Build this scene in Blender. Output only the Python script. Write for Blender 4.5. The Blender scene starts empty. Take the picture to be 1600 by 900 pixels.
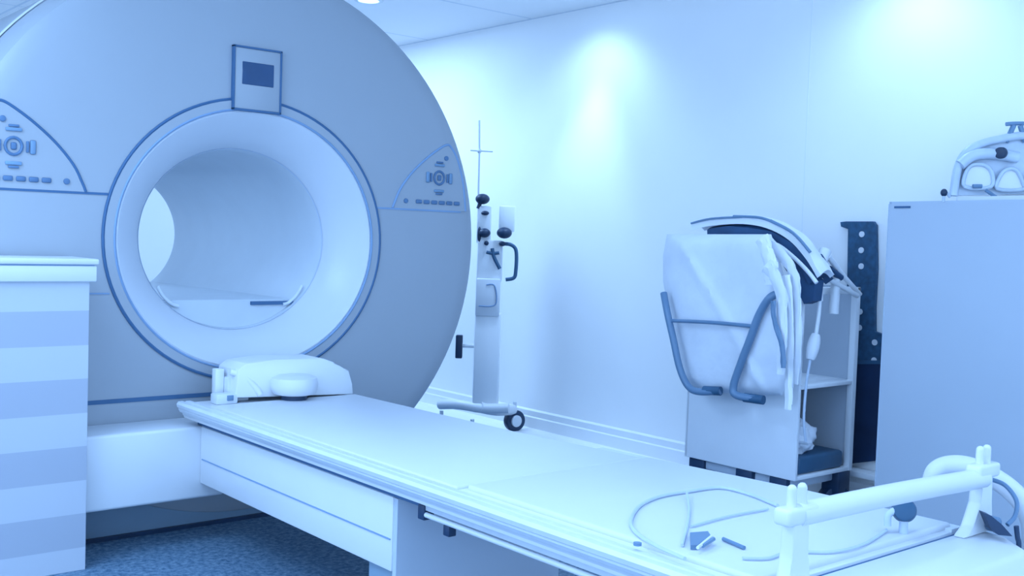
import bpy, bmesh, math, random
from mathutils import Vector, Matrix, noise
random.seed(7)
C = bpy.context.scene.collection
PI = math.pi

# ------------------------------------------------------------------ camera
F_PX, HC = 1680.0, 1.2
YAW, PITCH, ROLL = math.radians(40.13), math.radians(2.73), math.radians(1.93)
cy_, sy_, cp_, sp_ = math.cos(YAW), math.sin(YAW), math.cos(PITCH), math.sin(PITCH)
FW = Vector((sy_*cp_, cy_*cp_, -sp_)); R0 = Vector((cy_, -sy_, 0)); U0 = R0.cross(FW)
RT = R0*math.cos(ROLL) + U0*math.sin(ROLL); UP = RT.cross(FW)
cam = bpy.data.cameras.new('camera'); co = bpy.data.objects.new('camera', cam); C.objects.link(co)
cam.sensor_width = 36; cam.lens = 36*F_PX/1600; cam.clip_start = .05
co.matrix_world = Matrix(((RT.x, UP.x, -FW.x, 0), (RT.y, UP.y, -FW.y, 0), (RT.z, UP.z, -FW.z, HC), (0, 0, 0, 1)))
bpy.context.scene.camera = co

def W(px, py, d):
    """world point seen at a picture position, d metres deep"""
    return Vector((0, 0, HC)) + (FW + RT*((px-800)/F_PX) + UP*((450-py)/F_PX))*d
def on(px, py, ax, v):
    """world point seen at a picture position, on the plane ax = v"""
    r = FW + RT*((px-800)/F_PX) + UP*((450-py)/F_PX)
    o = Vector((0, 0, HC)); i = 'xyz'.index(ax)
    return o + r*((v-o[i])/r[i])

# ------------------------------------------------------------------ materials
def mat(name, col, rough=.5, bump=0, bscale=60, var=0, vscale=8, metal=0, emit=None, es=0, spec=.5, trans=0):
    m = bpy.data.materials.new(name); m.use_nodes = True; nt = m.node_tree; b = nt.nodes['Principled BSDF']
    b.inputs['Base Color'].default_value = (*col, 1); b.inputs['Roughness'].default_value = rough
    b.inputs['Metallic'].default_value = metal; b.inputs['Specular IOR Level'].default_value = spec
    b.inputs['Transmission Weight'].default_value = trans
    tc = nt.nodes.new('ShaderNodeTexCoord')
    if var:
        n = nt.nodes.new('ShaderNodeTexNoise'); n.inputs['Scale'].default_value = vscale; n.inputs['Detail'].default_value = 4
        r = nt.nodes.new('ShaderNodeValToRGB')
        r.color_ramp.elements[0].position = .3; r.color_ramp.elements[1].position = .7
        r.color_ramp.elements[0].color = (*[c*(1-var) for c in col], 1); r.color_ramp.elements[1].color = (*[min(1, c*(1+var)) for c in col], 1)
        nt.links.new(tc.outputs['Object'], n.inputs['Vector']); nt.links.new(n.outputs['Fac'], r.inputs['Fac'])
        nt.links.new(r.outputs['Color'], b.inputs['Base Color'])
    if bump:
        n2 = nt.nodes.new('ShaderNodeTexNoise'); n2.inputs['Scale'].default_value = bscale
        bp = nt.nodes.new('ShaderNodeBump'); bp.inputs['Strength'].default_value = bump; bp.inputs['Distance'].default_value = .01
        nt.links.new(tc.outputs['Object'], n2.inputs['Vector']); nt.links.new(n2.outputs['Fac'], bp.inputs['Height'])
        nt.links.new(bp.outputs['Normal'], b.inputs['Normal'])
    if emit:
        b.inputs['Emission Color'].default_value = (*emit, 1); b.inputs['Emission Strength'].default_value = es
    return m
M = {}
M['wall'] = mat('wall_paint', (.93, .935, .94), .6, var=.01, vscale=3)
M['base'] = mat('baseboard_white', (.86, .88, .9), .35, var=.01)
M['shell'] = mat('scanner_shell', (.35, .39, .44), .38, var=.015, vscale=2)
M['plinth'] = mat('scanner_plinth', (.22, .32, .42), .5, var=.03)
M['white'] = mat('white_plastic', (.72, .75, .79), .35, var=.01)
M['bore'] = mat('bore_white', (.60, .64, .70), .35, var=.01)
M['tunnel'] = mat('bore_lining', (.56, .62, .68), .45, var=.02)
M['pad'] = mat('table_pad', (.66, .69, .74), .5, bump=.05, bscale=90, var=.01)
M['rail'] = mat('rail_aluminium', (.64, .69, .75), .35, var=.03, vscale=20)
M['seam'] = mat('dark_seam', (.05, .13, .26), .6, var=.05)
M['seamlt'] = mat('pale_seam', (.22, .34, .52), .6, var=.05)
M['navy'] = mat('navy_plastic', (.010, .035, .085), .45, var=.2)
M['knob'] = mat('teal_knob', (.03, .10, .19), .5, var=.1)
M['screen'] = mat('screen_glass', (.02, .07, .17), .15, var=.1)
M['button'] = mat('button_blue', (.17, .29, .44), .5, var=.1)
M['print'] = mat('button_print', (.09, .18, .32), .5, var=.1)
M['tube'] = mat('grey_tube', (.13, .23, .36), .35, var=.05)
M['board'] = mat('navy_board', (.02, .085, .17), .55, var=.25, vscale=40)
M['boardlow'] = mat('dark_board_pouch', (.004, .025, .08), .5, var=.2)
M['cloth'] = mat('white_cloth', (.74, .78, .85), .8, bump=.3, bscale=18, var=.04, vscale=9)
M['apron'] = mat('navy_apron', (.02, .07, .16), .7, bump=.2, bscale=25, var=.2)
M['cabinet'] = mat('cabinet_paint', (.50, .57, .66), .5, var=.015, vscale=2)
M['clear'] = mat('frosted_plastic', (.52, .60, .70), .3, var=.08, vscale=15)
M['cable'] = mat('grey_cable', (.52, .60, .72), .5, var=.05)
M['trolley'] = mat('trolley_white', (.82, .85, .89), .45, var=.015)
M['lamp'] = mat('lamp_glow', (.9, .9, .9), .5, emit=(.40, .68, 1.1), es=6)

# cabinet front with alternating pale bands
m = M['bands'] = mat('banded_front', (.75, .78, .82), .5)
nt = m.node_tree; b = nt.nodes['Principled BSDF']; tc = nt.nodes.new('ShaderNodeTexCoord'); sp = nt.nodes.new('ShaderNodeSeparateXYZ')
dv = nt.nodes.new('ShaderNodeMath'); dv.operation = 'DIVIDE'; dv.inputs[1].default_value = .2335
ad = nt.nodes.new('ShaderNodeMath'); ad.operation = 'ADD'; ad.inputs[1].default_value = .035
fr = nt.nodes.new('ShaderNodeMath'); fr.operation = 'FRACT'
rp = nt.nodes.new('ShaderNodeValToRGB'); rp.color_ramp.elements[0].position = .488; rp.color_ramp.elements[1].position = .496
rp.color_ramp.elements[0].color = (.52, .56, .63, 1); rp.color_ramp.elements[1].color = (.40, .44, .52, 1)
nt.links.new(tc.outputs['Object'], sp.inputs[0]); nt.links.new(sp.outputs['Z'], ad.inputs[0]); nt.links.new(ad.outputs[0], dv.inputs[0])
nt.links.new(dv.outputs[0], fr.inputs[0]); nt.links.new(fr.outputs[0], rp.inputs[0]); nt.links.new(rp.outputs[0], b.inputs['Base Color'])

# speckled floor
m = M['floor'] = mat('speckled_floor', (.1, .2, .3), .55)
nt = m.node_tree; b = nt.nodes['Principled BSDF']; tc = nt.nodes.new('ShaderNodeTexCoord')
v = nt.nodes.new('ShaderNodeTexNoise'); v.inputs['Scale'].default_value = 48; v.inputs['Detail'].default_value = 5; v.inputs['Roughness'].default_value = .75
rp = nt.nodes.new('ShaderNodeValToRGB')
rp.color_ramp.elements[0].position = .38; rp.color_ramp.elements[0].color = (.035, .105, .19, 1)
rp.color_ramp.elements[1].position = .64; rp.color_ramp.elements[1].color = (.21, .32, .43, 1)
nt.links.new(tc.outputs['Object'], v.inputs['Vector']); nt.links.new(v.outputs['Fac'], rp.inputs['Fac']); nt.links.new(rp.outputs[0], b.inputs['Base Color'])

# ceiling with panel joints
m = M['ceiling'] = mat('ceiling_panels', (.74, .77, .80), .7)
nt = m.node_tree; b = nt.nodes['Principled BSDF']; tc = nt.nodes.new('ShaderNodeTexCoord'); sp = nt.nodes.new('ShaderNodeSeparateXYZ')
nt.links.new(tc.outputs['Object'], sp.inputs[0]); outs = []
for ax, off, st in (('X', 4.39-3.6, 1.2), ('Y', 5.10-4.4, 1.1)):
    a = nt.nodes.new('ShaderNodeMath'); a.operation = 'SUBTRACT'; a.inputs[1].default_value = off
    mo = nt.nodes.new('ShaderNodeMath'); mo.operation = 'PINGPONG'; mo.inputs[1].default_value = st/2
    g = nt.nodes.new('ShaderNodeMath'); g.operation = 'LESS_THAN'; g.inputs[1].default_value = .009
    nt.links.new(sp.outputs[ax], a.inputs[0]); nt.links.new(a.outputs[0], mo.inputs[0]); nt.links.new(mo.outputs[0], g.inputs[0]); outs.append(g)
mx = nt.nodes.new('ShaderNodeMath'); mx.operation = 'MAXIMUM'; nt.links.new(outs[0].outputs[0], mx.inputs[0]); nt.links.new(outs[1].outputs[0], mx.inputs[1])
mc = nt.nodes.new('ShaderNodeMixRGB'); mc.inputs[1].default_value = (.94, .945, .95, 1); mc.inputs[2].default_value = (.72, .77, .83, 1)
nt.links.new(mx.outputs[0], mc.inputs[0]); nt.links.new(mc.outputs[0], b.inputs['Base Color'])

# ------------------------------------------------------------------ mesh helpers
def NB(): return bmesh.new()
def box(bm, a, b, bev=0, seg=2, rot=0, piv=None):
    a, b = Vector(a), Vector(b); c = (a+b)/2; s = b-a
    t = bmesh.new(); bmesh.ops.create_cube(t, size=1)
    for v in t.verts: v.co = Vector((v.co.x*s.x, v.co.y*s.y, v.co.z*s.z)) + c
    if bev: bmesh.ops.bevel(t, geom=list(t.edges), offset=bev, segments=seg, profile=.5, affect='EDGES')
    if rot:
        p = Vector(piv) if piv is not None else c
        bmesh.ops.rotate(t, verts=t.verts, cent=p, matrix=Matrix.Rotation(rot, 3, 'Z'))
    merge(bm, t)
def merge(bm, t):
    me = bpy.data.meshes.new('tmp'); t.to_mesh(me); t.free(); bm.from_mesh(me); bpy.data.meshes.remove(me)
def cyl(bm, p, q, r, r2=None, n=24, bev=0):
    p, q = Vector(p), Vector(q); d = q-p
    t = bmesh.new(); bmesh.ops.create_cone(t, cap_ends=True, segments=n, radius1=r, radius2=r if r2 is None else r2, depth=d.length)
    if bev: bmesh.ops.bevel(t, geom=[e for e in t.edges if len(e.link_faces) == 2 and any(len(f.verts) > 4 for f in e.link_faces)], offset=bev, segments=2, profile=.5, affect='EDGES')
    bmesh.ops.transform(t, verts=t.verts, matrix=Matrix.Translation((p+q)/2) @ d.to_track_quat('Z', 'Y').to_matrix().to_4x4())
    merge(bm, t)
def smooth(pts, k=6, closed=False):
    P = [Vector(p) for p in pts]; n = len(P); out = []
    rng = range(n if closed else n-1)
    for i in rng:
        if closed: a, b, c, d = P[(i-1) % n], P[i], P[(i+1) % n], P[(i+2) % n]
        else: a, b, c, d = P[max(i-1, 0)], P[i], P[i+1], P[min(i+2, n-1)]
        for j in range(k):
            t = j/k
            out.append(.5*((2*b)+(c-a)*t+(2*a-5*b+4*c-d)*t*t+(3*b-a-3*c+d)*t**3))
    if not closed: out.append(P[-1])
    return out
def tube(bm, pts, r, n=10, sm=6, closed=False, taper=None, flat=0, wr=0):
    P = smooth(pts, sm, closed) if sm else [Vector(p) for p in pts]
    N = len(P); rings = []; nrm = None
    for i, p in enumerate(P):
        if closed: t = (P[(i+1) % N]-P[i-1]).normalized()
        else: t = (P[min(i+1, N-1)]-P[max(i-1, 0)]).normalized()
        if nrm is None:
            h = Vector((0, 0, 1)) if abs(t.z) < .9 else Vector((1, 0, 0)); nrm = t.cross(h).normalized()
        else: nrm = (nrm - t*nrm.dot(t)).normalized()
        bn = t.cross(nrm); rr = r*(taper(i/(N-1)) if taper else 1)
        ring = []
        for k in range(n):
            o = (nrm*math.cos(2*PI*k/n)+bn*math.sin(2*PI*k/n))*rr
            if flat: o.x *= 1-flat
            if wr: o *= 1+wr*noise.noise(Vector((i*.35, k*.9, r*90)))
            ring.append(bm.verts.new(p+o))
        rings.append(ring)
    for i in range(N if closed else N-1):
        A, B = rings[i], rings[(i+1) % N]
        for k in range(n): bm.faces.new((A[k], A[(k+1) % n], B[(k+1) % n], B[k]))
    if not closed: bm.faces.new(rings[0][::-1]); bm.faces.new(rings[-1])
def eloft(bm, cx, cz, y0, prof, n=96, zmin=None, close=False):
    """rings of ellipses (a, b, dy) about an axis along y"""
    rings = []
    for a, b, dy in prof:
        r = []
        for k in range(n):
            t = 2*PI*k/n; z = cz+b*math.sin(t)
            if zmin is not None: z = max(z, zmin)
            r.append(bm.verts.new((cx+a*math.cos(t), y0+dy, z)))
        rings.append(r)
    if close: rings.append(rings[0])
    for A, B in zip(rings, rings[1:]):
        for k in range(n): bm.faces.new((A[k], A[(k+1) % n], B[(k+1) % n], B[k]))
def prism(bm, poly, d):
    """closed solid: polygon (3-D points) swept by the vector d"""
    d = Vector(d); A = [bm.verts.new(Vector(p)) for p in poly]; B = [bm.verts.new(Vector(p)+d) for p in poly]; n = len(poly)
    bm.faces.new(A[::-1]); bm.faces.new(B)
    for k in range(n): bm.faces.new((A[k], A[(k+1) % n], B[(k+1) % n], B[k]))
def lathe(bm, c, prof, n=32):
    c = Vector(c); rings = [[bm.verts.new(c+Vector((r*math.cos(2*PI*k/n), r*math.sin(2*PI*k/n), z))) for k in range(n)] for r, z in prof]
    for A, B in zip(rings, rings[1:]):
        for k in range(n): bm.faces.new((A[k], A[(k+1) % n], B[(k+1) % n], B[k]))
    bm.faces.new(rings[0][::-1]); bm.faces.new(rings[-1])
def ball(bm, c, rx, ry=None, rz=None, seg=20):
    t = bmesh.new(); bmesh.ops.create_uvsphere(t, u_segments=seg, v_segments=seg//2, radius=1)
    for v in t.verts: v.co = Vector((v.co.x*rx, v.co.y*(ry or rx), v.co.z*(rz or rx))) + Vector(c)
    merge(bm, t)

def build(name, bm, m, parent=None, sm=True, bev=0):
    bmesh.ops.recalc_face_normals(bm, faces=bm.faces)
    if parent is not None:
        w = Vector(parent['_w']); bmesh.ops.translate(bm, verts=bm.verts, vec=-w)
    me = bpy.data.meshes.new(name); bm.to_mesh(me); bm.free(); me.materials.append(M[m] if isinstance(m, str) else m)
    if sm:
        for p in me.polygons: p.use_smooth = True
    o = bpy.data.objects.new(name, me); C.objects.link(o)
    if sm and hasattr(me, 'set_sharp_from_angle'): me.set_sharp_from_angle(angle=math.radians(38))
    if parent is not None: o.parent = parent; o['_w'] = tuple(parent['_w'])
    return o
def thing(name, loc, label, cat, group=None):
    o = bpy.data.objects.new(name, None); o.empty_display_size = .05; C.objects.link(o); o.location = loc; o['_w'] = tuple(loc)
    o['label'] = label; o['category'] = cat
    if group: o['group'] = group
    return o
def tag(o, label, cat, group=None):
    o['label'] = label; o['category'] = cat
    if group: o['group'] = group
    return o
def struct(name, bm, m):
    o = build(name, bm, m, sm=False); o['kind'] = 'structure'; return o

# ------------------------------------------------------------------ room
WX, CZ, BY, LX, FY = 4.40, 2.55, 8.2, -1.6, -2.2
bm = NB(); box(bm, (LX-.1, FY, -.1), (WX+.1, BY+.1, 0)); struct('floor', bm, 'floor')
bm = NB(); box(bm, (LX-.1, FY, CZ), (WX+.1, BY+.1, CZ+.1)); struct('ceiling', bm, 'ceiling')
bm = NB(); box(bm, (WX, FY, 0), (WX+.1, BY, CZ)); struct('wall_right', bm, 'wall')
bm = NB(); box(bm, (LX-.1, BY, 0), (WX+.1, BY+.1, CZ)); struct('wall_back', bm, 'wall')
bm = NB(); prism(bm, [(WX, FY, 0), (WX-.022, FY, 0), (WX-.022, FY, .085), (WX-.014, FY, .092), (WX-.014, FY, .125), (WX, FY, .135)], (0, BY-FY, 0))
prism(bm, [(WX, FY, 0), (WX-.21, FY, 0), (WX-.21, FY, .003), (WX-.05, FY, .008), (WX-.025, FY, .02), (WX, FY, .02)], (0, BY-FY, 0)); struct('baseboard_right', bm, 'base')  # white lip added over the floor, imitating its brightly lit edge
for i, y in enumerate((3.07,)):
    bm = NB(); box(bm, (WX-.0012, y-.002, .135), (WX, y+.003, CZ)); struct('trim_%d' % (i+1), bm, 'base')

# recessed downlights in the ceiling
def downlight(x, y, label):
    t = thing('recessed_downlight', (x, y, CZ), label, 'ceiling light', 'recessed ceiling downlights')
    bm = NB()
    n = 40; prof = [(.058, -.002), (.062, -.008), (.085, -.006), (.088, 0), (.058, 0)]
    rings = [[bm.verts.new((x+r*math.cos(2*PI*k/n), y+r*math.sin(2*PI*k/n), CZ+z)) for k in range(n)] for r, z in prof]
    rings.append(rings[0])
    for A, B in zip(rings, rings[1:]):
        for k in range(n): bm.faces.new((A[k], A[(k+1) % n], B[(k+1) % n], B[k]))
    build('trim_ring', bm, 'white', t)
    bm = NB(); cyl(bm, (x, y, CZ-.004), (x, y, CZ), .057, n=32); build('lens', bm, 'lamp', t)
TINT = (.405, .65, 1.03)
def spot(x, y, e, ang, blend, tx=0, ty=0, r=.05, z=CZ-.03):
    l = bpy.data.lights.new('downlight_beam', 'SPOT'); l.energy = e; l.color = TINT; l.spot_size = math.radians(ang); l.spot_blend = blend; l.shadow_soft_size = r
    o = bpy.data.objects.new('downlight_beam', l); C.objects.link(o); o.location = (x, y, z)
    o.rotation_euler = Vector((tx, ty, -1)).to_track_quat('-Z', 'Y').to_euler()
def area(x, y, sx, sy, e, z=CZ-.02):
    l = bpy.data.lights.new('ceiling_fill_light', 'AREA'); l.shape = 'RECTANGLE'; l.size = sx; l.size_y = sy; l.energy = e; l.color = TINT  # unseen overhead light, added as soft fill for the room
    o = bpy.data.objects.new('ceiling_fill_light', l); C.objects.link(o); o.location = (x, y, z)

# ------------------------------------------------------------------ scanner
GX, GZ, GY = 2.007, 1.15, 4.02
sc = thing('mri_scanner', (GX, GY+.75, 0), 'large blue-grey round MRI scanner with a white bore, its patient table running out in front', 'scanner')
bm = NB()
eloft(bm, GX, GZ, GY, [(.60, .562, .0), (.9, .87, 0), (1.06, 1.03, 0), (1.11, 1.08, .007), (1.138, 1.108, .022), (1.15, 1.12, .05), (1.165, 1.133, .10), (1.172, 1.14, .16), (1.172, 1.14, 1.35), (1.15, 1.12, 1.6), (1.08, 1.05, 1.7), (.60, .57, 1.74)], n=128, zmin=.012)
build('housing', bm, 'shell', sc)
bm = NB(); eloft(bm, GX, GZ, GY, [(1.176, 1.144, .165), (1.181, 1.149, .172), (1.181, 1.149, .19), (1.176, 1.144, .197)], n=128, zmin=.02, close=True)
build('edge_trim', bm, 'bore', sc)
# ring round the opening
bm = NB(); eloft(bm, GX, GZ, GY, [(.603, .565, .004), (.600, .562, -.006), (.566, .528, -.006), (.562, .524, .004)], close=False); build('ring_trim', bm, 'shell', sc)
def ering(a, b, w, dy, m, name):
    bm = NB(); eloft(bm, GX, GZ, GY, [(a-w, b-w, dy+.004), (a-w, b-w, dy-.004), (a, b, dy-.0065), (a+w, b+w, dy-.004), (a+w, b+w, dy+.004)], close=True); return build(name, bm, m, sc)
ering(.605, .567, .0055, -.002, 'seam', 'ring_seam')
ering(.563, .525, .0045, -.003, 'seamlt', 'ring_seam')
bm = NB(); eloft(bm, GX, GZ, GY, [(.560, .522, -.001), (.552, .514, -.004), (.53, .49, .012), (.49, .452, .05), (.45, .412, .095), (.425, .388, .135), (.412, .376, .165)]); build('bore_flare', bm, 'bore', sc)
bm = NB(); eloft(bm, GX, GZ, GY, [(.412, .376, .165), (.409, .373, .17), (.402, .368, .25), (.39, .36, .45), (.36, .33, 1.40), (.355, .325, 1.60), (.37, .34, 1.68), (.42, .39, 1.72), (.60, .57, 1.74)]); build('bore_tunnel', bm, 'tunnel', sc)
ering(.4115, .3755, .0015, .166, 'cable', 'throat_seam')
# flat carrier floor low in the bore
bm = NB(); bp = [(GX+.4055*math.cos(t), GY+.185, GZ+.3715*math.sin(t)) for t in [math.radians(-136+92*k/24) for k in range(25)]]; prism(bm, bp, (0, .12, 0))
prism(bm, [(GX-.27, GY+.19, .868), (GX+.27, GY+.19, .868), (GX+.27, GY+.19, .896), (GX-.27, GY+.19, .896)], (0, 1.4, 0)); build('bore_bridge', bm, 'tunnel', sc)
bm = NB(); box(bm, (GX+.085, GY+.176, .873), (GX+.285, GY+.187, .888)); build('bridge_slot', bm, 'seam', sc)
for s in (-1, 1):
    bm = NB(); tube(bm, [(GX+s*.325, GY+.175, .955), (GX+s*.300, GY+.175, .915), (GX+s*.262, GY+.175, .882), (GX+s*.235, GY+.175, .874)], .007, sm=4)
    build('bridge_rail', bm, 'rail', sc)
# shell joints
def strip(p, q, w=.0045, m='seam', name='panel_joint', y=GY):
    bm = NB(); p, q = Vector((p[0], y, p[1])), Vector((q[0], y, q[1])); d = (q-p).normalized(); nrm = Vector((-d.z, 0, d.x))*w
    prism(bm, [p+nrm+Vector((0, .004, 0)), q+nrm+Vector((0, .004, 0)), q-nrm+Vector((0, .004, 0)), p-nrm+Vector((0, .004, 0))], (0, -.0065, 0)); return build(name, bm, m, sc, sm=False)
strip((GX-1.05, 1.307), (GX-.588, 1.307)); strip((GX+.588, 1.307), (GX+1.05, 1.307), .004, 'seamlt')
strip((GX-.9, .533), (GX+.05, .533), .008)
strip((1.20, .94), (1.43, .938), .003, 'seamlt')
bm = NB(); box(bm, (GX-1.0, GY+.03, 0), (GX+1.0, GY+1.3, .22), .01); build('plinth', bm, 'plinth', sc)
bm = NB(); eloft(bm, GX, GZ, GY, [(1.149, 1.119, .046), (1.152, 1.122, .046), (1.152, 1.122, .05), (1.149, 1.119, .05)], zmin=.02, close=True); bm.free()
bm = NB(); box(bm, (GX-.99, GY+.012, 0), (GX+.99, GY+.03, .014)); build('floor_shade_strip', bm, 'navy', sc)  # dark strip painted in as the shade line where scanner meets floor
# display over the bore
bm = NB(); box(bm, (1.903, GY-.016, 1.672), (2.105, GY+.02, 1.916), .006); db = build('display_panel', bm, 'shell', sc)
bm = NB()
for a, b_ in (((1.897, 1.667), (1.905, 1.921)), ((2.102, 1.667), (2.110, 1.921)), ((1.897, 1.914), (2.110, 1.922)), ((1.897, 1.665), (2.110, 1.674))):
    box(bm, (a[0], GY-.019, a[1]), (b_[0], GY+.004, b_[1]), .001, 1)
build('bezel', bm, 'seam', db)
bm = NB(); box(bm, (1.936, GY-.018, 1.771), (2.074, GY-.010, 1.861), .002, 1); build('screen', bm, 'screen', db)
# control panels
cp = [(2.676, 1.311), (2.690, 1.345), (2.721, 1.406), (2.781, 1.478), (2.856, 1.544), (2.925, 1.592), (2.966, 1.612), (2.99, 1.603), (3.031, 1.545), (3.066, 1.438), (3.085, 1.311)]
def mir(x, s): return x if s > 0 else 2*GX-x
for s in (1, -1):
    bm = NB(); prism(bm, [(mir(x, s), GY+.003, z) for x, z in (cp if s > 0 else cp[::-1])], (0, -.006, 0)); pn = build('control_panel', bm, 'shell', sc, sm=False)
    if s > 0: pn['label'] = 'triangular control panel right of the bore'
    else: pn['label'] = 'triangular control panel left of the bore'
    bm = NB(); w = .0055
    pts = smooth([(mir(x, s), GY-.002, z) for x, z in cp], 5); tube(bm, pts, w, 8, sm=0); build('outline', bm, 'seamlt' if s > 0 else 'seam', pn)
    def btn(cx, cz, w, h, m='print', rr=0):
        bm = NB(); x = mir(cx, s); box(bm, (x-w/2, GY-.010, cz-h/2), (x+w/2, GY-.002, cz+h/2), min(w, h)*.25, 2); build('button', bm, m, pn)
    cx, cz = 2.926, 1.458
    bm = NB(); tube(bm, [(mir(cx, s)+.028*math.cos(a*PI/4+PI/4), GY-.005, cz+.03*math.sin(a*PI/4+PI/4)) for a in range(8)], .0055, 8, sm=2, closed=True); build('button_ring', bm, 'print', pn)
    btn(cx, cz, .02, .026, 'print')
    for dx, dz in ((-.064, 0), (.064, 0)): btn(cx+dx, cz, .02, .05, 'button'); btn(cx+dx*.72, cz, .01, .04, 'print')
    for dz in (.058, -.06): btn(cx, cz+dz, .055, .013, 'button'); btn(cx, cz+dz*1.22, .035, .009, 'print')
    for k in range(6): btn(2.815+k*.043, 1.345, .033, .018, 'print')
    for x, z in ((2.745, 1.345), (2.963, 1.55)):
        bm = NB(); cyl(bm, (mir(x, s), GY, z), (mir(x, s), GY-.009, z), .011, n=20, bev=.002); build('button', bm, 'print', pn)
# white docking cover low in front of the scanner
bm = NB(); box(bm, (1.272, 3.80, .178), (1.80, GY+.0, .45), .012, 3); build('docking_cover', bm, 'white', sc)

# ------------------------------------------------------------------ patient table
tb = thing('patient_table', (2.03, 2.7, 0), 'long white patient table with grooved side rails in front of the scanner bore', 'patient table')
Y1, Y0 = 3.86, 1.245
# deck
plan = [(1.655, Y1), (1.655, Y0), (2.50, Y0), (2.47, 1.6), (2.435, 2.15), (2.40, 2.4), (2.345, 2.75), (2.325, 3.3), (2.30, Y1)]
bm = NB(); prism(bm, [(x, y, .478) for x, y in plan], (0, 0, .058))
bmesh.ops.bevel(bm, geom=list(bm.edges), offset=.008, segments=2, profile=.5, affect='EDGES'); build('deck', bm, 'white', tb)
# pads
def pad(pl, z0, z1, name='pad', bv=.012):
    bm = NB(); prism(bm, [(x, y, z0) for x, y in pl], (0, 0, z1-z0)); bmesh.ops.bevel(bm, geom=list(bm.edges), offset=bv, segments=3, profile=.5, affect='EDGES'); return build(name, bm, 'pad', tb)
pad([(1.688, 3.70), (1.690, 2.203), (2.40, 2.203), (2.335, 2.75), (2.31, 3.70)], .53, .545, 'long_pad', .006)
pad([(1.715, 2.19), (1.72, 1.262), (2.47, 1.262), (2.45, 1.65), (2.405, 2.19)], .53, .550, 'foot_pad', .008)
# grooved side rail
near = [(1.70, .466), (1.672, .474), (1.668, .484), (1.656, .487), (1.651, .499), (1.643, .501), (1.637, .511), (1.637, .517), (1.632, .520), (1.629, .532), (1.636, .541), (1.652, .542), (1.655, .538), (1.664, .538), (1.667, .541), (1.684, .541), (1.69, .536), (1.70, .50)]
bm = NB(); prism(bm, [(x, Y1, z) for x, z in near], (0, Y0-Y1, 0)); build('side_rail', bm, 'rail', tb, sm=False)
bm = NB(); prism(bm, [(2.43, Y0, .47), (2.50, Y0, .50), (2.505, Y0, .53), (2.49, Y0, .541), (2.44, Y0, .541)], (-.07, 1.15, 0)); build('side_rail', bm, 'rail', tb, sm=False)
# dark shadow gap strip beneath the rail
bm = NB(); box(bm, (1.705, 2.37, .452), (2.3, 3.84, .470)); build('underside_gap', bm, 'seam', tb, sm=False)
# lower fascia and bright rod along the front half
bm = NB(); box(bm, (1.69, Y0, .452), (1.74, 2.36, .478), .003); build('lower_fascia', bm, 'rail', tb)
bm = NB(); tube(bm, [(1.692, 2.335, .441), (1.692, Y0, .441)], .0075, 12, sm=0); build('accessory_rod', bm, 'white', tb)
bm = NB(); box(bm, (1.685, 2.336, .425), (1.72, 2.366, .466), .003); build('rod_bracket', bm, 'navy', tb)
bm = NB(); box(bm, (1.695, 2.235, .402), (1.72, 2.262, .432), .003); build('rod_bracket', bm, 'navy', tb)
for y in (2.02, 1.80):
    bm = NB(); cyl(bm, (1.68, y, .478), (1.666, y, .480), .0035, n=14); build('screw', bm, 'seam', tb)
# base
bm = NB(); box(bm, (1.70, 2.508, .236), (2.34, 3.80, .452), .006); build('base_beam', bm, 'white', tb)
bm = NB(); box(bm, (1.697, 2.515, .3275), (1.703, 3.78, .3315)); build('beam_joint', bm, 'seamlt', tb)
bm = NB(); box(bm, (1.72, 2.512, 0), (2.32, 2.66, .24), .01); build('pedestal', bm, 'plinth', tb)
bm = NB(); box(bm, (1.704, 2.49, .02), (2.336, 2.509, .450), .002, 3); build('end_housing', bm, 'cabinet', tb)
bm = NB(); box(bm, (1.85, 1.40, 0), (2.28, 2.40, .07), .02); box(bm, (1.95, 1.5, .06), (2.2, 1.7, .48), .02); build('front_foot', bm, 'white', tb)
# end cap
bm = NB(); prism(bm, [(1.64, 1.232, .47), (1.64, 1.232, .535), (1.64, 1.205, .541), (1.64, 1.15, .538), (1.64, 1.09, .515), (1.64, 1.065, .46), (1.64, 1.09, .30), (1.64, 1.232, .28)], (.865, 0, 0))
bmesh.ops.bevel(bm, geom=list(bm.edges), offset=.010, segments=3, profile=.5, affect='EDGES'); build('end_cap', bm, 'white', tb)
bm = NB(); box(bm, (1.66, 1.228, .45), (2.49, 1.25, .528)); build('end_joint', bm, 'seam', tb)

# ---- headrest block at the scanner end of the table
hr = thing('headrest', (2.15, 3.85, .545), 'white rounded headrest block on the table at the foot of the bore', 'headrest')
HD = 3.84
hp = [(368, 622), (372, 578), (385, 568), (430, 562), (480, 561), (505, 560), (522, 566), (530, 574), (545, 578), (551, 600), (552, 622)]
bm = NB(); hw = [on(px, py, 'y', HD-.1) for px, py in hp]
for v in hw: v.z = max(v.z, .5365)
prism(bm, hw, (0, .17, 0)); bmesh.ops.bevel(bm, geom=list(bm.edges), offset=.006, segments=2, profile=.5, affect='EDGES'); build('block', bm, 'white', hr)
c = on(458, 596, 'y', HD-.13)
bm = NB(); lathe(bm, (c.x, HD-.14, .560), [(.055, 0), (.078, .006), (.088, .02), (.092, .045), (.086, .068), (.06, .078), (.02, .08)], 40); build('bolster', bm, 'pad', hr)
bm = NB(); cyl(bm, (c.x-.005, HD-.15, .545), (c.x-.005, HD-.15, .561), .05, n=32); build('bolster_shade', bm, 'navy', hr)  # dark disc stands in for the shadow under the bolster
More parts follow.
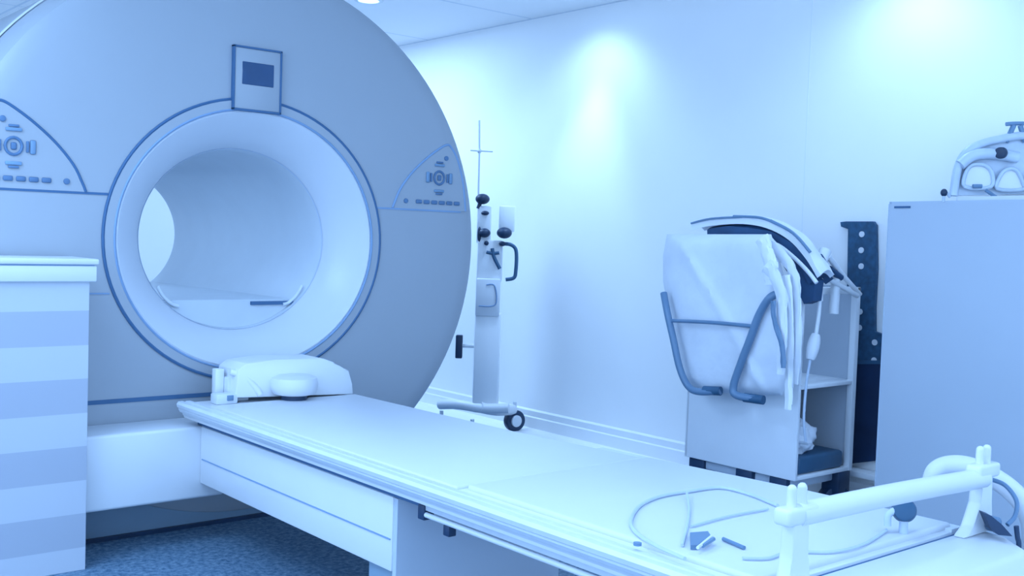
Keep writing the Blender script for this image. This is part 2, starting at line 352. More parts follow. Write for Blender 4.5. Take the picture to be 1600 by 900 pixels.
# latch beside it
lt = thing('table_latch', (1.80, 3.8, .545), 'small grey and white latch bracket at the left scanner end of the table', 'latch')
bm = NB(); box(bm, (1.735, 3.74, .536), (1.82, 3.80, .575), .006); box(bm, (1.80, 3.79, .536), (1.89, 3.84, .63), .006); build('base', bm, 'rail', lt)
bm = NB(); tube(bm, [(1.80, 3.77, .655), (1.84, 3.755, .64), (1.885, 3.745, .60), (1.91, 3.74, .565)], .013, 10); build('lever', bm, 'white', lt)
bm = NB(); box(bm, (1.865, 3.765, .60), (1.892, 3.80, .628), .004); build('catch', bm, 'tube', lt)
bm = NB(); box(bm, (1.775, 3.735, .55), (1.800, 3.742, .570), .002); build('catch', bm, 'tube', lt)
bm = NB(); box(bm, (1.765, 3.82, .536), (1.80, 3.855, .66), .004); build('upright', bm, 'white', lt)

# ------------------------------------------------------------------ banded cabinet left
cb = thing('low_cabinet', (.85, 3.87, 0), 'pale cabinet with alternating light and darker horizontal bands left of the table', 'cabinet')
bm = NB(); box(bm, (.35, 3.745, 0), (1.262, 3.995, 1.0), .004); build('body', bm, 'white', cb)
bm = NB(); box(bm, (.35, 3.738, .0), (1.262, 3.748, 1.0), .001, 1); build('front_panel', bm, 'bands', cb)
bm = NB(); box(bm, (.34, 3.725, .998), (1.282, 4.0, 1.052), .004); build('lid_edge', bm, 'white', cb)
bm = NB(); box(bm, (.33, 3.72, 1.056), (1.288, 4.003, 1.076), .005); build('worktop', bm, 'white', cb)
bm = NB(); box(bm, (.35, 3.73, 1.05), (1.275, 4.0, 1.058)); build('shadow_joint', bm, 'seamlt', cb)

# ------------------------------------------------------------------ injector stand behind the scanner
D = 6.45
fl = on(765, 664, 'z', 0); ux = R0.copy(); fwd = Vector((sy_, cy_, 0))
ij = thing('injector_stand', (fl.x, fl.y, 0), 'slim white injector stand on casters with black knobs behind the right edge of the scanner', 'medical stand')
def J(px, py, dv=0): return W(px, py, D+dv)
def Jbox(bm, x0, y0, x1, y1, th, bev=.006, dv=0):
    p, q = J(x0, y1, dv), J(x1, y0, dv); u = (q-p).dot(ux); h = q.z-p.z
    t = bmesh.new(); bmesh.ops.create_cube(t, size=1)
    for v in t.verts:
        l = v.co + Vector((.5, .5, .5)); v.co = p + ux*(l.x*u) + fwd*(l.y*th) + Vector((0, 0, l.z*h))
    if bev: bmesh.ops.bevel(t, geom=list(t.edges), offset=bev, segments=2, profile=.5, affect='EDGES')
    merge(bm, t)
bm = NB(); Jbox(bm, 737, 490, 783, 645, .16, .015); build('column', bm, 'base', ij)
bm = NB(); Jbox(bm, 742, 436, 782, 494, .14, .01, -.04); build('drawer_box', bm, 'white', ij)
bm = NB(); tube(bm, [J(760, 445, -.05), J(773, 447, -.05), J(774, 476, -.05), J(748, 478, -.05)], .004, 8); build('drawer_outline', bm, 'seamlt', ij)
bm = NB(); Jbox(bm, 744, 376, 786, 440, .12, .012); build('lower_head', bm, 'base', ij)
bm = NB(); Jbox(bm, 744, 322, 768, 380, .1, .01); build('upper_head', bm, 'base', ij)
bm = NB(); Jbox(bm, 779, 322, 805, 362, .05, .01); build('bottle_holder', bm, 'base', ij)
bm = NB(); ball(bm, J(754, 311), .045, .04, .032); cyl(bm, J(750, 318), J(747, 326), .012); build('top_knob', bm, 'navy', ij)
for px, py, r, q in ((758, 333, .024, .014), (757, 364, .036, .028), (788, 364, .046, .034), (760, 380, .014, .014), (785, 381, .022, .015), (749, 366, .012, .045)):
    bm = NB(); ball(bm, J(px, py, -.03), r, r, q); build('knob', bm, 'navy', ij)
bm = NB(); tube(bm, [J(760, 394, -.05), J(770, 396, -.05), J(780, 395, -.05)], .010, 8); tube(bm, [J(769, 388, -.05), J(772, 402, -.05), J(781, 420, -.05)], .011, 8); build('lever', bm, 'knob', ij)
bm = NB(); tube(bm, [J(786, 381, -.03), J(797, 382, -.03), J(805, 388, -.03), J(807, 400, -.03), J(806, 422, -.03), J(803, 434, -.03), J(790, 437, -.03)], .0115, 10); build('handle', bm, 'knob', ij)
bm = NB(); tube(bm, [J(747, 322), J(749, 240), J(749, 188)], .006, 8, sm=0); build('pole', bm, 'rail', ij)
bm = NB(); tube(bm, [J(735, 235), J(770, 237)], .0045, 8, sm=0); ball(bm, J(749, 236), .014); build('hook_bar', bm, 'rail', ij)
bm = NB(); tube(bm, [J(717, 540, .12), J(745, 541, .1)], .012, 8, sm=0); build('pack_bracket', bm, 'base', ij)
bm = NB(); Jbox(bm, 711, 524, 723, 560, .05, .006, .1); build('side_pack', bm, 'navy', ij)
bm = NB(); tube(bm, [J(688, 632, .15), J(715, 632, .05), J(755, 638, 0), J(795, 638, -.03)], .03, 12); build('base_foot', bm, 'white', ij)
bm = NB(); tube(bm, [J(750, 636, 0), J(775, 641, .05), on(800, 674, 'z', 0)+Vector((0, 0, .135))], .034, 12); build('base_foot', bm, 'white', ij)
for px, py, dv, r in ((803, 651, -.26, .066), (738, 655, -.1, .032), (690, 640, .2, .03)):
    p = J(px, py, dv); p.z = r+.002
    if r > .05: p = on(803, 674, 'z', 0); p.z = r+.002
    c_ = NB(); cyl(c_, p-ux*.012+fwd*.02, p+ux*.012-fwd*.02, r, n=28, bev=.006); w = build('caster', c_, 'navy', ij)
    c_ = NB(); cyl(c_, p+ux*.008-fwd*.016, p+ux*.018-fwd*.030, r*.55, n=24, bev=.003); build('hub', c_, 'white', w)
    bm = NB(); tube(bm, [p+Vector((0, 0, r-.01)), p+Vector((0, 0, r+.05))], .012, 8, sm=0); build('caster_stem', bm, 'rail', ij)

# ------------------------------------------------------------------ trolley
TX0, TX1, TY0, TY1, TZ0, TZ1 = 3.80, 4.23, 2.63, 3.235, .215, 1.03
tr = thing('supply_trolley', (4.02, 2.93, 0), 'white open-sided supply trolley on dark casters by the wall, left of the tall cabinet', 'trolley')
bm = NB(); box(bm, (TX0, TY0, TZ0), (TX0+.02, TY1, TZ1), .006); build('front_panel', bm, 'trolley', tr)
bm = NB(); box(bm, (TX1-.03, TY0, TZ0), (TX1, TY0+.03, TZ1), .004); box(bm, (TX0+.02, TY0, TZ1-.03), (TX1, TY0+.03, TZ1), .004); build('side_frame', bm, 'trolley', tr)
bm = NB(); box(bm, (TX0, TY1-.018, TZ0), (TX1, TY1, TZ1), .003); build('side_panel', bm, 'trolley', tr)
bm = NB(); box(bm, (TX1-.012, TY0+.03, TZ0), (TX1-.002, TY1-.018, TZ1), .001, 1); build('back_panel', bm, 'cabinet', tr)
for z in (TZ0, .60):
    bm = NB(); box(bm, (TX0+.018, TY0+.004, z), (TX1-.004, TY1-.016, z+.018), .003); build('shelf', bm, 'trolley', tr)
for x, y in ((TX0+.05, TY0+.09), (TX0+.05, TY0+.27), (TX0+.06, TY1-.06), (TX1-.05, TY0+.05), (TX1-.05, TY1-.06), ):
    bm = NB(); cyl(bm, (x-.018, y-.03, .075), (x+.018, y+.03, .075), .073, n=28, bev=.01); w = build('caster', bm, 'navy', tr)
    bm = NB(); box(bm, (x-.045, y-.045, .10), (x+.045, y+.045, TZ0+.001), .008); build('caster_fork', bm, 'navy', w)
bm = NB(); box(bm, (TX0+.03, TY0+.04, TZ0-.045), (TX1-.03, TY1-.04, TZ0), .01); build('underframe', bm, 'cabinet', tr)
# things stored in it
bm = NB(); box(bm, (3.84, 2.64, .235), (4.17, 3.08, .31), .015, 3); tag(build('storage_box', bm, 'knob', None), 'dark teal flat box on the bottom shelf of the trolley', 'box')
def blob(c, rx, ry, rz, amp=.2, fr=9, seed=0, m='cloth', zmin=None, name='cloth_bundle'):
    bm = NB(); t = bmesh.new(); bmesh.ops.create_icosphere(t, subdivisions=4, radius=1)
    for v in t.verts:
        k = 1+amp*noise.noise(v.co*2.2+Vector((seed, 0, 0)))+amp*.35*noise.noise(v.co*fr*.7+Vector((0, seed, 0)))
        v.co = Vector((v.co.x*rx*k, v.co.y*ry*k, v.co.z*rz*k))+Vector(c)
        if zmin is not None: v.co.z = max(v.co.z, zmin)
    merge(bm, t); return bm
tag(build('cloth_bundle', blob((3.93, 2.73, .375), .10, .08, .075, .4, seed=3, zmin=.312), 'cloth'), 'crumpled white cloth bundle on the dark teal box in the trolley', 'cloth')

# white sack in front of the trolley
TD = 4.62
def outline_bag():
    bm = NB(); NX, NY = 30, 36
    L = [(1042, 366), (1036, 400), (1036, 440), (1046, 490), (1058, 540), (1070, 590), (1090, 612)]
    Rr = [(1205, 366), (1216, 400), (1228, 440), (1234, 490), (1236, 540), (1234, 590), (1222, 618)]
    def lerp(P, t):
        t *= len(P)-1; i = min(int(t), len(P)-2); f = t-i; return P[i][0]*(1-f)+P[i+1][0]*f, P[i][1]*(1-f)+P[i+1][1]*f
    def grid(off, sgn):
        g = []
        for j in range(NY+1):
            tj = j/NY; l, r = lerp(L, tj), lerp(Rr, tj); row = []
            for i in range(NX+1):
                ti = i/NX; px, py = l[0]*(1-ti)+r[0]*ti, l[1]*(1-ti)+r[1]*ti
                e = (1-(2*ti-1)**8)*(1-(2*tj-1)**10)
                fold = .012*math.sin(ti*9+tj*4)+.01*noise.noise(Vector((ti*4, tj*3, 1.3)))*2+.014*math.exp(-((ti*1.3-tj*.9-.12)/.05)**2)
                d = TD - sgn*(.015+.06*e) + (sgn > 0)*(-fold*e)
                # the sack hangs square to the trolley front (which runs along y)
                p = on(px, py, 'x', 3.71 + (d-TD)); row.append(bm.verts.new(p))
            g.append(row)
        return g
    A, B = grid(0, 1), grid(0, -1)
    for G_ in (A, B):
        for j in range(NY):
            for i in range(NX): bm.faces.new((G_[j][i], G_[j][i+1], G_[j+1][i+1], G_[j+1][i]))
    def bridge(a, b):
        for k in range(len(a)-1): bm.faces.new((a[k], a[k+1], b[k+1], b[k]))
    bridge(A[0], B[0]); bridge(A[-1], B[-1]); bridge([r[0] for r in A], [r[0] for r in B]); bridge([r[-1] for r in A], [r[-1] for r in B])
    return bm
bg = build('laundry_sack', outline_bag(), 'cloth'); tag(bg, 'creased white fabric sack with loose straps hanging on the front of the trolley', 'sack'); bg['_w'] = (0, 0, 0)
# tubular frame holding the sack
tf = thing('tube_frame', tuple(on(1120, 560, 'x', 3.62)), 'bent grey steel tube frame with one crossbar clasping the white sack', 'metal frame')
def Wf(px, py, d): return on(px, py, 'x', 3.60+d)
bm = NB(); tube(bm, [Wf(1037, 458, .02), Wf(1043, 490, 0), Wf(1052, 530, 0), Wf(1062, 575, 0), Wf(1075, 603, 0), Wf(1092, 612, 0), Wf(1126, 611, .02)], .0155, 14); l1 = build('side_tube', bm, 'tube', tf)
bm = NB(); tube(bm, [Wf(1222, 458, .03), Wf(1203, 465, 0), Wf(1186, 492, 0), Wf(1172, 530, 0), Wf(1156, 572, 0), Wf(1146, 604, 0), Wf(1152, 618, 0), Wf(1192, 624, .02)], .0165, 14); build('side_tube', bm, 'tube', tf)
bm = NB(); tube(bm, [Wf(1050, 501, 0), Wf(1112, 504, -.01), Wf(1178, 510, 0)], .0085, 10); build('crossbar', bm, 'tube', tf)
for a, b_ in (((1100, 610), (1126, 611)), ((1163, 621), (1193, 625))):
    bm = NB(); tube(bm, [Wf(*a, .01), Wf(*b_, .02)], .0195, 12, sm=0); build('rubber_grip', bm, 'knob', tf)

# aprons draped over the top
def ribbon(pts, th, depth, d0, skew=0):
    """cloth band following pts (picture points at depth d0), th thick, running depth metres back"""
    bm = NB(); P = smooth([on(px, py, 'x', 3.72+d0-TD) for px, py in pts], 5); nv = []
    for i, p in enumerate(P):
        t = (P[min(i+1, len(P)-1)]-P[max(i-1, 0)]).normalized(); nn = t.cross(Vector((1, 0, 0))).normalized()
        if nn.z < 0 and abs(nn.z) > .3: nn = -nn
        nv.append(nn)
    K = 6; rows_t, rows_b = [], []
    for k in range(K+1):
        f = k/K; off = Vector((depth*f, 0, 0))+Vector((0, 0, .02*math.sin(f*PI)))
        rt, rb = [], []
        for i, p in enumerate(P):
            w = .004*noise.noise(Vector((i*.4, f*5, d0*7)))*2
            rt.append(bm.verts.new(p+off+nv[i]*(th/2+w))); rb.append(bm.verts.new(p+off-nv[i]*(th/2)))
        rows_t.append(rt); rows_b.append(rb)
    n = len(P)
    for k in range(K):
        for i in range(n-1):
            bm.faces.new((rows_t[k][i], rows_t[k][i+1], rows_t[k+1][i+1], rows_t[k+1][i])); bm.faces.new((rows_b[k][i], rows_b[k+1][i], rows_b[k+1][i+1], rows_b[k][i+1]))
        bm.faces.new((rows_t[k][0], rows_t[k+1][0], rows_b[k+1][0], rows_b[k][0])); bm.faces.new((rows_t[k][-1], rows_b[k][-1], rows_b[k+1][-1], rows_t[k+1][-1]))
    for i in range(n-1):
        bm.faces.new((rows_t[0][i], rows_b[0][i], rows_b[0][i+1], rows_t[0][i+1])); bm.faces.new((rows_t[K][i], rows_t[K][i+1], rows_b[K][i+1], rows_b[K][i]))
    return bm
ap = thing('draped_apron', tuple(on(1180, 360, 'x', 3.72)), 'dark apron with pale edging draped over the trolley top, uppermost of two', 'apron')
path1 = [(1080, 356), (1110, 349), (1160, 346), (1200, 353), (1235, 372), (1262, 402), (1280, 432)]
build('panel', ribbon(path1, .022, .09, TD+.02), 'cloth', ap)
bm = NB(); tube(bm, [on(px, py-7, 'x', 3.735) for px, py in path1[:3]], .005, 8); build('edging', bm, 'tube', ap)
bm = NB(); tube(bm, [on(px+1, py-8, 'x', 3.735) for px, py in [(1145, 346), (1185, 348), (1210, 356)]], .006, 8); build('edging', bm, 'tube', ap)
bm = NB(); tube(bm, [on(px+4, py-8, 'x', 3.735) for px, py in path1[3:6]], .007, 8); build('edging', bm, 'tube', ap)
ap = thing('draped_apron', tuple(on(1200, 390, 'x', 3.72)), 'navy apron with pale edging draped on the trolley beneath the topmost one', 'apron')
path2 = [(1105, 366), (1150, 363), (1195, 368), (1228, 384), (1252, 408), (1270, 440)]
build('panel', ribbon(path2, .045, .12, TD+.03), 'apron', ap)
bm = NB(); tube(bm, [on(px, py, 'x', 3.70) for px, py in [(1192, 378), (1215, 383), (1240, 402), (1262, 424), (1276, 442)]], .0085, 10); build('edging', bm, 'white', ap)
bm = NB(); prism(bm, [on(px, py, 'x', 3.76) for px, py in [(1208, 392), (1245, 405), (1274, 438), (1270, 470), (1256, 475), (1240, 440)]], Vector((.06, 0, 0))); build('inner_fold', bm, 'apron', ap)

# hanging white straps and cloth at the right of the sack
def hang(name, pts, r, m='cloth', d=TD-.03, taper=None):
    bm = NB(); tube(bm, [on(px, py, 'x', 3.66+d-TD) for px, py in pts], r*1.25, 16, sm=6, taper=taper, flat=.55, wr=.5); return build(name, bm, m, bg)
hang('strap', [(1196, 376), (1216, 392), (1236, 418), (1244, 450), (1246, 520), (1242, 600)], .020, taper=lambda t: 1-.35*t)
hang('strap', [(1198, 415), (1212, 432), (1222, 470), (1222, 540), (1218, 585)], .022, d=TD-.10, taper=lambda t: 1.1-.5*t)
hang('strap', [(1190, 372), (1200, 395), (1205, 420), (1206, 445)], .024, m='trolley', d=TD-.09)
hang('strap', [(1228, 430), (1234, 480), (1234, 560), (1232, 640)], .013, m='trolley', d=TD-.06)
hang('strap', [(1208, 470), (1210, 500), (1222, 540), (1224, 575)], .009, m='tube', d=TD-.125)
# probe and hoses over the open side
pb = thing('handheld_probe', tuple(on(1270, 540, 'y', 2.57)), 'white handheld probe hanging from a thick white hose in the open side of the trolley', 'probe')
bm = NB(); tube(bm, [on(1275, 522, 'y', 2.57), on(1271, 540, 'y', 2.57), on(1266, 562, 'y', 2.57)], .020, 14, taper=lambda t: .8+.5*math.sin(t*PI)); build('grip', bm, 'white', pb)
bm = NB(); tube(bm, [on(1281, 470, 'y', 2.57), on(1279, 495, 'y', 2.57), on(1275, 522, 'y', 2.57)], .0085, 10); build('neck', bm, 'white', pb)
bm = NB(); tube(bm, [on(1266, 562, 'y', 2.57), on(1260, 600, 'y', 2.57), on(1256, 655, 'y', 2.57), on(1259, 690, 'y', 2.57)], .0055, 8); build('cable', bm, 'cable', pb)
bm = NB(); tube(bm, [on(px, py, 'y', 2.585) for px, py in [(1290, 392), (1280, 415), (1276, 440), (1276, 470)]], .026, 12, sm=5); build('hose', bm, 'white', pb)
cl = thing('plastic_clamp', tuple(on(1320, 440, 'y', 2.55)), 'open white V-shaped clamp jutting right from the trolley top', 'clamp')
bm = NB(); tube(bm, [on(1294, 400, 'y', 2.57), on(1315, 428, 'y', 2.57), on(1344, 460, 'y', 2.57)], .012, 10, taper=lambda t: 1.1-.3*t); build('arm', bm, 'white', cl)
bm = NB(); tube(bm, [on(1288, 432, 'y', 2.57), on(1310, 445, 'y', 2.57), on(1340, 462, 'y', 2.57)], .011, 10); build('arm', bm, 'white', cl)
bm = NB(); tube(bm, [on(1281, 400, 'y', 2.57), on(1290, 414, 'y', 2.57)], .012, 10); tube(bm, [on(1296, 420, 'y', 2.57), on(1314, 434, 'y', 2.57)], .014, 10); build('jaw_pad', bm, 'apron', cl)

bm = NB(); tube(bm, [on(px, py, 'y', 2.585) for px, py in [(1306, 430), (1305, 455), (1303, 490)]], .020, 12, sm=5); build('hose_end', bm, 'white', cl)  # short end of a white hose, grouped with the clamp

# ------------------------------------------------------------------ perforated board on the wall
bd = thing('perforated_board', (4.37, 2.70, .2), 'tall navy board with round holes on the wall between trolley and cabinet', 'board')
X = 4.375
def Bp(px, py): p = on(px, py, 'x', X); return p
poly = [(1322, 346), (1364, 346), (1368, 352), (1369, 420), (1366, 480), (1366, 518), (1378, 522), (1378, 566), (1319, 566), (1322, 500), (1324, 420), (1325, 358), (1314, 354), (1313, 347)]
bm = NB(); prism(bm, [Bp(*p) for p in poly], (.02, 0, 0)); build('holed_plate', bm, 'board', bd, sm=False)
bm = NB(); prism(bm, [Bp(*p)-Vector((.004, 0, 0)) for p in [(1319, 568), (1378, 568), (1368, 720), (1315, 726)]], (.024, 0, 0)); build('pouch', bm, 'boardlow', bd, sm=False)
bm = NB(); prism(bm, [Bp(*p)-Vector((.006, 0, 0)) for p in [(1319, 563), (1378, 563), (1378, 569), (1319, 569)]], (.02, 0, 0)); build('edge_band', bm, 'knob', bd, sm=False)
for px, py in ((1347, 366), (1346, 391), (1346, 416), (1344, 487), (1343, 512), (1330, 538), (1367, 535), (1366, 563)):
    p = Bp(px, py); bm = NB(); cyl(bm, p-Vector((.004, 0, 0)), p+Vector((.003, 0, 0)), .0135, n=20); build('hole_liner', bm, 'white', bd)
bm = NB(); box(bm, (4.30, 2.45, .170), (WX-.002, 2.95, .195), .004); build('ledge', bm, 'trolley', bd)

# ------------------------------------------------------------------ tall cabinet at the right
A, B = Vector((3.97, 2.36, 0)), Vector((3.83, 1.76, 0)); dr = (B-A).normalized(); nx = Vector((-dr.y, dr.x, 0))
if nx.x < 0: nx = -nx
tc_ = thing('tall_cabinet', tuple(A+dr*.6+nx*.17), 'plain pale blue-grey cabinet standing against the wall at the right edge', 'cabinet')
def cabbox(u0, u1, v0, v1, z0, z1, bev=.006):
    t = bmesh.new(); bmesh.ops.create_cube(t, size=1)
    for v in t.verts:
        l = v.co+Vector((.5, .5, .5)); v.co = A+dr*(u0+(u1-u0)*l.x)+nx*(v0+(v1-v0)*l.y)+Vector((0, 0, z0+(z1-z0)*l.z))
    if bev: bmesh.ops.bevel(t, geom=list(t.edges), offset=bev, segments=2, profile=.5, affect='EDGES')
    return t
TZ = 1.385
build('body', cabbox(0, 1.25, .012, .34, 0, TZ-.004, .012), 'cabinet', tc_)
build('door', cabbox(.0, 1.25, 0, .012, .03, TZ-.006, .004), 'cabinet', tc_)
build('handle_slot', cabbox(.03, .11, -.003, .004, TZ-.018, TZ-.012, .001), 'seam', tc_)

# head coil on the cabinet
HDp = 4.12
def Hc(px, py, dv=0): return W(px, py, HDp+dv)
hc = thing('head_coil', tuple(A+dr*.42+nx*.15+Vector((0, 0, TZ))), 'translucent-looking helmet-shaped head coil with two windows lying on the tall cabinet', 'head coil')
zt = TZ-.004
def Hd(px, py, dv=0):
    p = W(px, py, HDp+dv); p.z = max(p.z, TZ+.02); return p
# dome shell: outer arch, two arched windows
dome = [(1490, 306), (1496, 265), (1508, 240), (1530, 226), (1560, 218), (1600, 212), (1640, 218), (1672, 240), (1685, 300)]
bm = NB(); tube(bm, [Hd(*p) for p in dome], .016, 12); build('outer_arch', bm, 'clear', hc)
bm = NB(); tube(bm, [Hd(px, py, .16) for px, py in dome], .014, 12); build('rear_arch', bm, 'clear', hc)
# curved skin between the arches
bm = NB(); P1 = smooth([Hd(*p) for p in dome], 5); P2 = smooth([Hd(px, py, .16) for px, py in dome], 5); nrow = []
for P_, o_ in ((P1, 0), (P2, 0)): nrow.append([bm.verts.new(p) for p in P_])
cen = Hd(1590, 320, .08)
nrow2 = [[bm.verts.new(p+(cen-p).normalized()*.008) for p in P_] for P_ in (P1, P2)]
for i in range(len(P1)-1):
    bm.faces.new((nrow[0][i], nrow[0][i+1], nrow[1][i+1], nrow[1][i])); bm.faces.new((nrow2[0][i], nrow2[1][i], nrow2[1][i+1], nrow2[0][i+1]))
    bm.faces.new((nrow[0][i], nrow2[0][i], nrow2[0][i+1], nrow[0][i+1])); bm.faces.new((nrow[1][i], nrow[1][i+1], nrow2[1][i+1], nrow2[1][i]))
for i in (0, -1): bm.faces.new((nrow[0][i], nrow[1][i], nrow2[1][i], nrow2[0][i]))
build('shell', bm, 'trolley', hc)
bm = NB(); pp = smooth([Hd(px, py, .01) for px, py in dome], 4); prism(bm, pp, fwd*.03); build('front_plate', bm, 'clear', hc)
for wp in ([(1508, 292), (1509, 270), (1519, 258), (1538, 258), (1550, 270), (1548, 292)], [(1558, 295), (1564, 273), (1575, 264), (1588, 266), (1598, 284), (1598, 296)], [(1610, 296), (1612, 272), (1630, 264), (1650, 272), (1660, 294)]):
    bm = NB(); prism(bm, smooth([Hd(px, py, -.004) for px, py in wp], 4, True), fwd*.02); build('window', bm, 'white', hc)
    bm = NB(); tube(bm, [Hd(px, py, -.008) for px, py in wp], .0075, 10, closed=True, sm=4); build('window_frame', bm, 'clear', hc)
bm = NB(); tube(bm, [Hd(1500, 258, -.01), Hd(1520, 243, -.01), Hd(1552, 240, -.01), Hd(1590, 246, -.01)], .022, 12); build('brow', bm, 'clear', hc)
bm = NB(); cyl(bm, Hd(1562, 239, -.04), Hd(1566, 239, -.02), .022, n=20, bev=.004); build('dark_port', bm, 'navy', hc)
# flat base with feet
bm = NB(); p = Hd(1487, 310); q = Hd(1680, 300)
t = cabbox(.30, .80, .04, .26, TZ, TZ+.018, .006); build('base_plate', t, 'white', hc)
bm = NB(); tube(bm, [Hd(1540, 297, -.03), Hd(1556, 308, -.03)], .007, 8); tube(bm, [Hd(1520, 291, -.03), Hd(1534, 291, -.03)], .008, 8); build('cable_clip', bm, 'tube', hc)
# ribbed handle on top
bm = NB(); tube(bm, [Hd(1572, 194), Hd(1590, 193), Hd(1640, 193)], .008, 10); build('handle_bar', bm, 'tube', hc)
for a, b_ in (((1584, 196), (1572, 222)), ((1594, 196), (1602, 222)), ((1614, 196), (1620, 222))):
    bm = NB(); tube(bm, [Hd(*a), Hd(*b_)], .010, 10, sm=0); build('handle_rib', bm, 'tube', hc)
kn = thing('black_connector', tuple(A+dr*.22+nx*.1+Vector((0, 0, TZ))), 'small black cable connector on the tall cabinet left of the head coil', 'connector')
pk = Hd(1475, 301); 
bm = NB(); ball(bm, (pk.x, pk.y, pk.z), .013, .013, .015); build('plug', bm, 'navy', kn)
bm = NB(); tube(bm, [pk+ux*.01, Hd(1485, 308)], .006, 8); tube(bm, [pk, Vector((pk.x, pk.y, TZ+.003))], .006, 8, sm=0); build('lead', bm, 'clear', kn)

# ------------------------------------------------------------------ arch frame on the table end
af = thing('positioning_frame', (2.11, 1.2, .545), 'white positioning frame of two pronged posts and a crossbar on the near table end', 'positioning frame')
YF = 1.2
def post(x, w, zb):
    bm = NB(); zt_ = .70
    prism(bm, [(x-w*1.1, YF-.014, zb), (x-w*.62, YF-.014, zb+.02), (x-.026, YF-.014, zb+.07), (x-.024, YF-.014, zt_), (x+.024, YF-.014, zt_), (x+.024, YF-.014, zb+.07), (x+.028, YF-.014, zb+.02), (x+.034, YF-.014, zb)], (0, .03, 0))
    bmesh.ops.bevel(bm, geom=list(bm.edges), offset=.004, segments=2, profile=.5, affect='EDGES'); po = build('post', bm, 'white', af)
    for dx in (-.018, .015):
        bm = NB(); tube(bm, [(x+dx, YF, .69), (x+dx, YF, .737)], .0095, 12, sm=0); ball(bm, (x+dx, YF, .737), .0095, seg=12); build('prong', bm, 'white', po)
    bm = NB(); box(bm, (x-.05, YF-.02, zt_-.03), (x+.05, YF+.02, zt_+.004), .008, 3); build('clamp_head', bm, 'white', po)
post(2.485, .09, .541); post(1.745, .05, .541)
bm = NB(); tube(bm, [(1.745, YF, .685), (2.1, YF, .68), (2.485, YF, .668)], .0235, 14); build('crossbar', bm, 'white', af)
bm = NB(); cyl(bm, (2.495, YF-.014, .563), (2.495, YF-.04, .563), .018, n=20, bev=.003); build('locking_screw', bm, 'tube', af)
# padded hoop
hp_ = thing('padded_hoop', tuple(on(1535, 800, 'y', 1.27)), 'thick white curved hoop leaning behind the far post of the positioning frame', 'hoop')
bm = NB(); tube(bm, [W(1456, 758, 2.74), W(1462, 738, 2.73), W(1480, 728, 2.72), W(1508, 728, 2.69), W(1540, 740, 2.66), W(1575, 762, 2.63), W(1602, 792, 2.6), W(1614, 830, 2.58), W(1610, 880, 2.57)], .024, 18, taper=lambda t: 1.05); build('pad', bm, 'pad', hp_)
bm = NB(); tube(bm, [W(1545, 748, 2.60), W(1570, 758, 2.58), W(1588, 782, 2.56), W(1586, 806, 2.55), W(1574, 820, 2.54)], .0055, 8); build('inner_cord', bm, 'tube', hp_)
# dark clip at the far corner
bm = NB(); prism(bm, [W(px, py, 2.48) for px, py in [(1538, 802), (1549, 806), (1566, 820), (1582, 838), (1560, 836), (1549, 828)]], fwd*.03)
tag(build('release_lever', bm, 'navy'), 'black pointed release lever at the far corner of the table end', 'lever')
bm = NB(); tube(bm, [W(1588, 822, 2.5), W(1590, 840, 2.5), W(1592, 852, 2.5), W(1590, 900, 2.5)], .006, 8)
tag(build('hanging_cable', bm, 'navy'), 'dark cable hanging down beside the far corner of the table end', 'cable')
# round knob
kb = thing('clamp_knob', tuple(on(1412, 812, 'z', .548)), 'dark teal round clamp knob beneath the crossbar on the table', 'knob')
p = W(1413, 797, 2.47)
bm = NB(); c_ = p; 
t = bmesh.new(); bmesh.ops.create_cone(t, cap_ends=True, segments=10, radius1=.03, radius2=.026, depth=.03)
bmesh.ops.bevel(t, geom=list(t.edges), offset=.006, segments=2, profile=.5, affect='EDGES')
bmesh.ops.transform(t, verts=t.verts, matrix=Matrix.Translation(c_) @ (ux*-.3+fwd*-1+Vector((0, 0, .3))).normalized().to_track_quat('Z', 'Y').to_matrix().to_4x4()); merge(bm, t); build('grip', bm, 'knob', kb)
bm = NB(); tube(bm, [p-ux*.02, W(1388, 805, 2.47), W(1387, 822, 2.47)], .008, 10); tube(bm, [p, Vector((p.x, p.y, .548))], .010, 10, sm=0); build('spindle', bm, 'cable', kb)

# cable loops lying on the foot end
z = .555
def T(px, py, zz=z): return on(px, py, 'z', zz)
bm = NB(); tube(bm, [T(1070, 873), T(1020, 850), T(992, 830), T(986, 812), T(1000, 790), T(1030, 776), T(1075, 768), T(1125, 762), T(1170, 772), T(1215, 790)], .0045, 8, sm=8)
tag(build('coiled_cable', bm, 'cable'), 'grey cable lying in a wide loop across the foot end of the table', 'cable')
bm = NB(); tube(bm, [T(1073, 769, .562), T(1077, 795), T(1074, 820), T(1066, 852)], .0035, 8)
tag(build('thin_cable', bm, 'cable'), 'thin short cable crossing inside the wide cable loop', 'cable')
bm = NB(); tube(bm, [T(1160, 872), T(1200, 872), T(1235, 862), T(1300, 862), T(1350, 850), T(1385, 828)], .0035, 8, sm=8)
tag(build('trailing_cable', bm, 'cable'), 'pale cable trailing from the clamp knob across the foot pad', 'cable')
bm = NB(); tube(bm, [T(1080, 822), T(1140, 806), T(1200, 795)], .003, 8)
tag(build('straight_lead', bm, 'cable'), 'thin straight pale lead lying from the cable loop towards the near post', 'cable')
bk = thing('strap_buckle', tuple(T(1095, 845, .55)), 'dark strap buckle with white slots lying inside the cable loop', 'buckle')
bm = NB(); pl = [T(1078, 836), T(1106, 834), T(1110, 840), T(1090, 856), T(1079, 856)]; prism(bm, [Vector((q.x, q.y, .551)) for q in pl], (0, 0, .010)); build('frame', bm, 'tube', bk, sm=False)
bm = NB(); tube(bm, [T(1098, 853, .563), T(1115, 842, .563)], .0045, 8, sm=0); build('bar', bm, 'tube', bk)
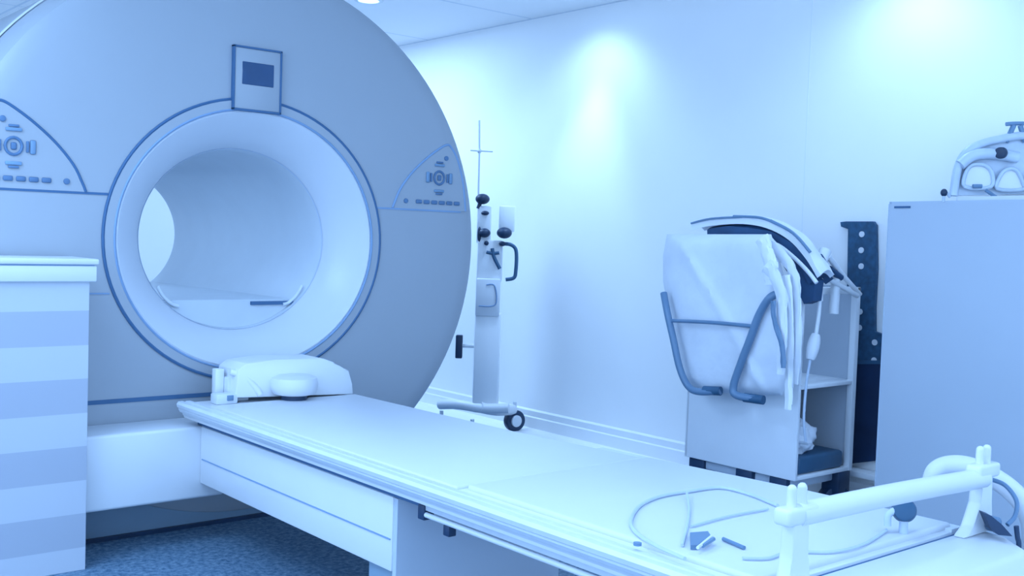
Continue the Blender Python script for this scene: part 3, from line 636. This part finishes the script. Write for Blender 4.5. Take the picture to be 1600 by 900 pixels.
bm = NB(); tube(bm, [T(1090, 856, .565), T(1112, 838, .565)], .0035, 8, sm=0); build('white_slot', bm, 'white', bk)
bm = NB(); tube(bm, [T(1130, 842), T(1163, 856)], .0045, 8, sm=0); tag(build('strap_pin', bm, 'tube'), 'short dark pin lying right of the strap buckle on the table', 'pin')
bm = NB(); q = T(996, 852, .552); cyl(bm, q, q+Vector((0, 0, .006)), .009, n=18); build('end_button', bm, 'tube', tb)

# ------------------------------------------------------------------ lights
downlight(4.05, 4.33, 'recessed ceiling downlight washing the wall behind the table')
downlight(4.12, 2.45, 'recessed ceiling downlight above the trolley and cabinet')
fl_ = on(576, 0, 'z', CZ)
downlight(fl_.x, fl_.y, 'bright recessed ceiling downlight seen just past the top of the scanner')
spot(4.02, 4.42, 15, 125, .8, tx=.3, ty=.1, r=.07)
spot(4.15, 4.45, 48, 54, 1, tx=.10, ty=.12, r=.07)
spot(4.0, 2.5, 14, 135, .8, tx=.3, r=.07)
spot(fl_.x, fl_.y, 30, 150, .6, r=.2)
area(1.2, 1.5, 1.2, 1.2, 20); area(3.3, 6.2, 1.2, 1.0, 32); area(-.5, 3.0, 1.2, 1.2, 24); area(3.0, .5, 1.0, 1.0, 9); area(.2, 3.0, 1.0, 1.0, 20)
l = bpy.data.lights.new('bore_fill_light', 'AREA'); l.shape = 'RECTANGLE'; l.size = .12; l.size_y = 1.1; l.energy = 2.0; l.color = TINT  # unseen light added to brighten the bore lining
o = bpy.data.objects.new('bore_fill_light', l); C.objects.link(o); o.location = (GX, GY+.9, GZ+.31)
w = bpy.data.worlds.new('world'); bpy.context.scene.world = w; w.use_nodes = True
bgn = w.node_tree.nodes['Background']; bgn.inputs[0].default_value = (*TINT, 1); bgn.inputs[1].default_value = 2.0

for o in bpy.data.objects:
    if '_w' in o: del o['_w']
sc_ = bpy.context.scene
sc_.view_settings.view_transform = 'Standard'; sc_.view_settings.look = 'None'; sc_.view_settings.exposure = .47; sc_.view_settings.gamma = 1
sc_.view_settings.use_curve_mapping = False
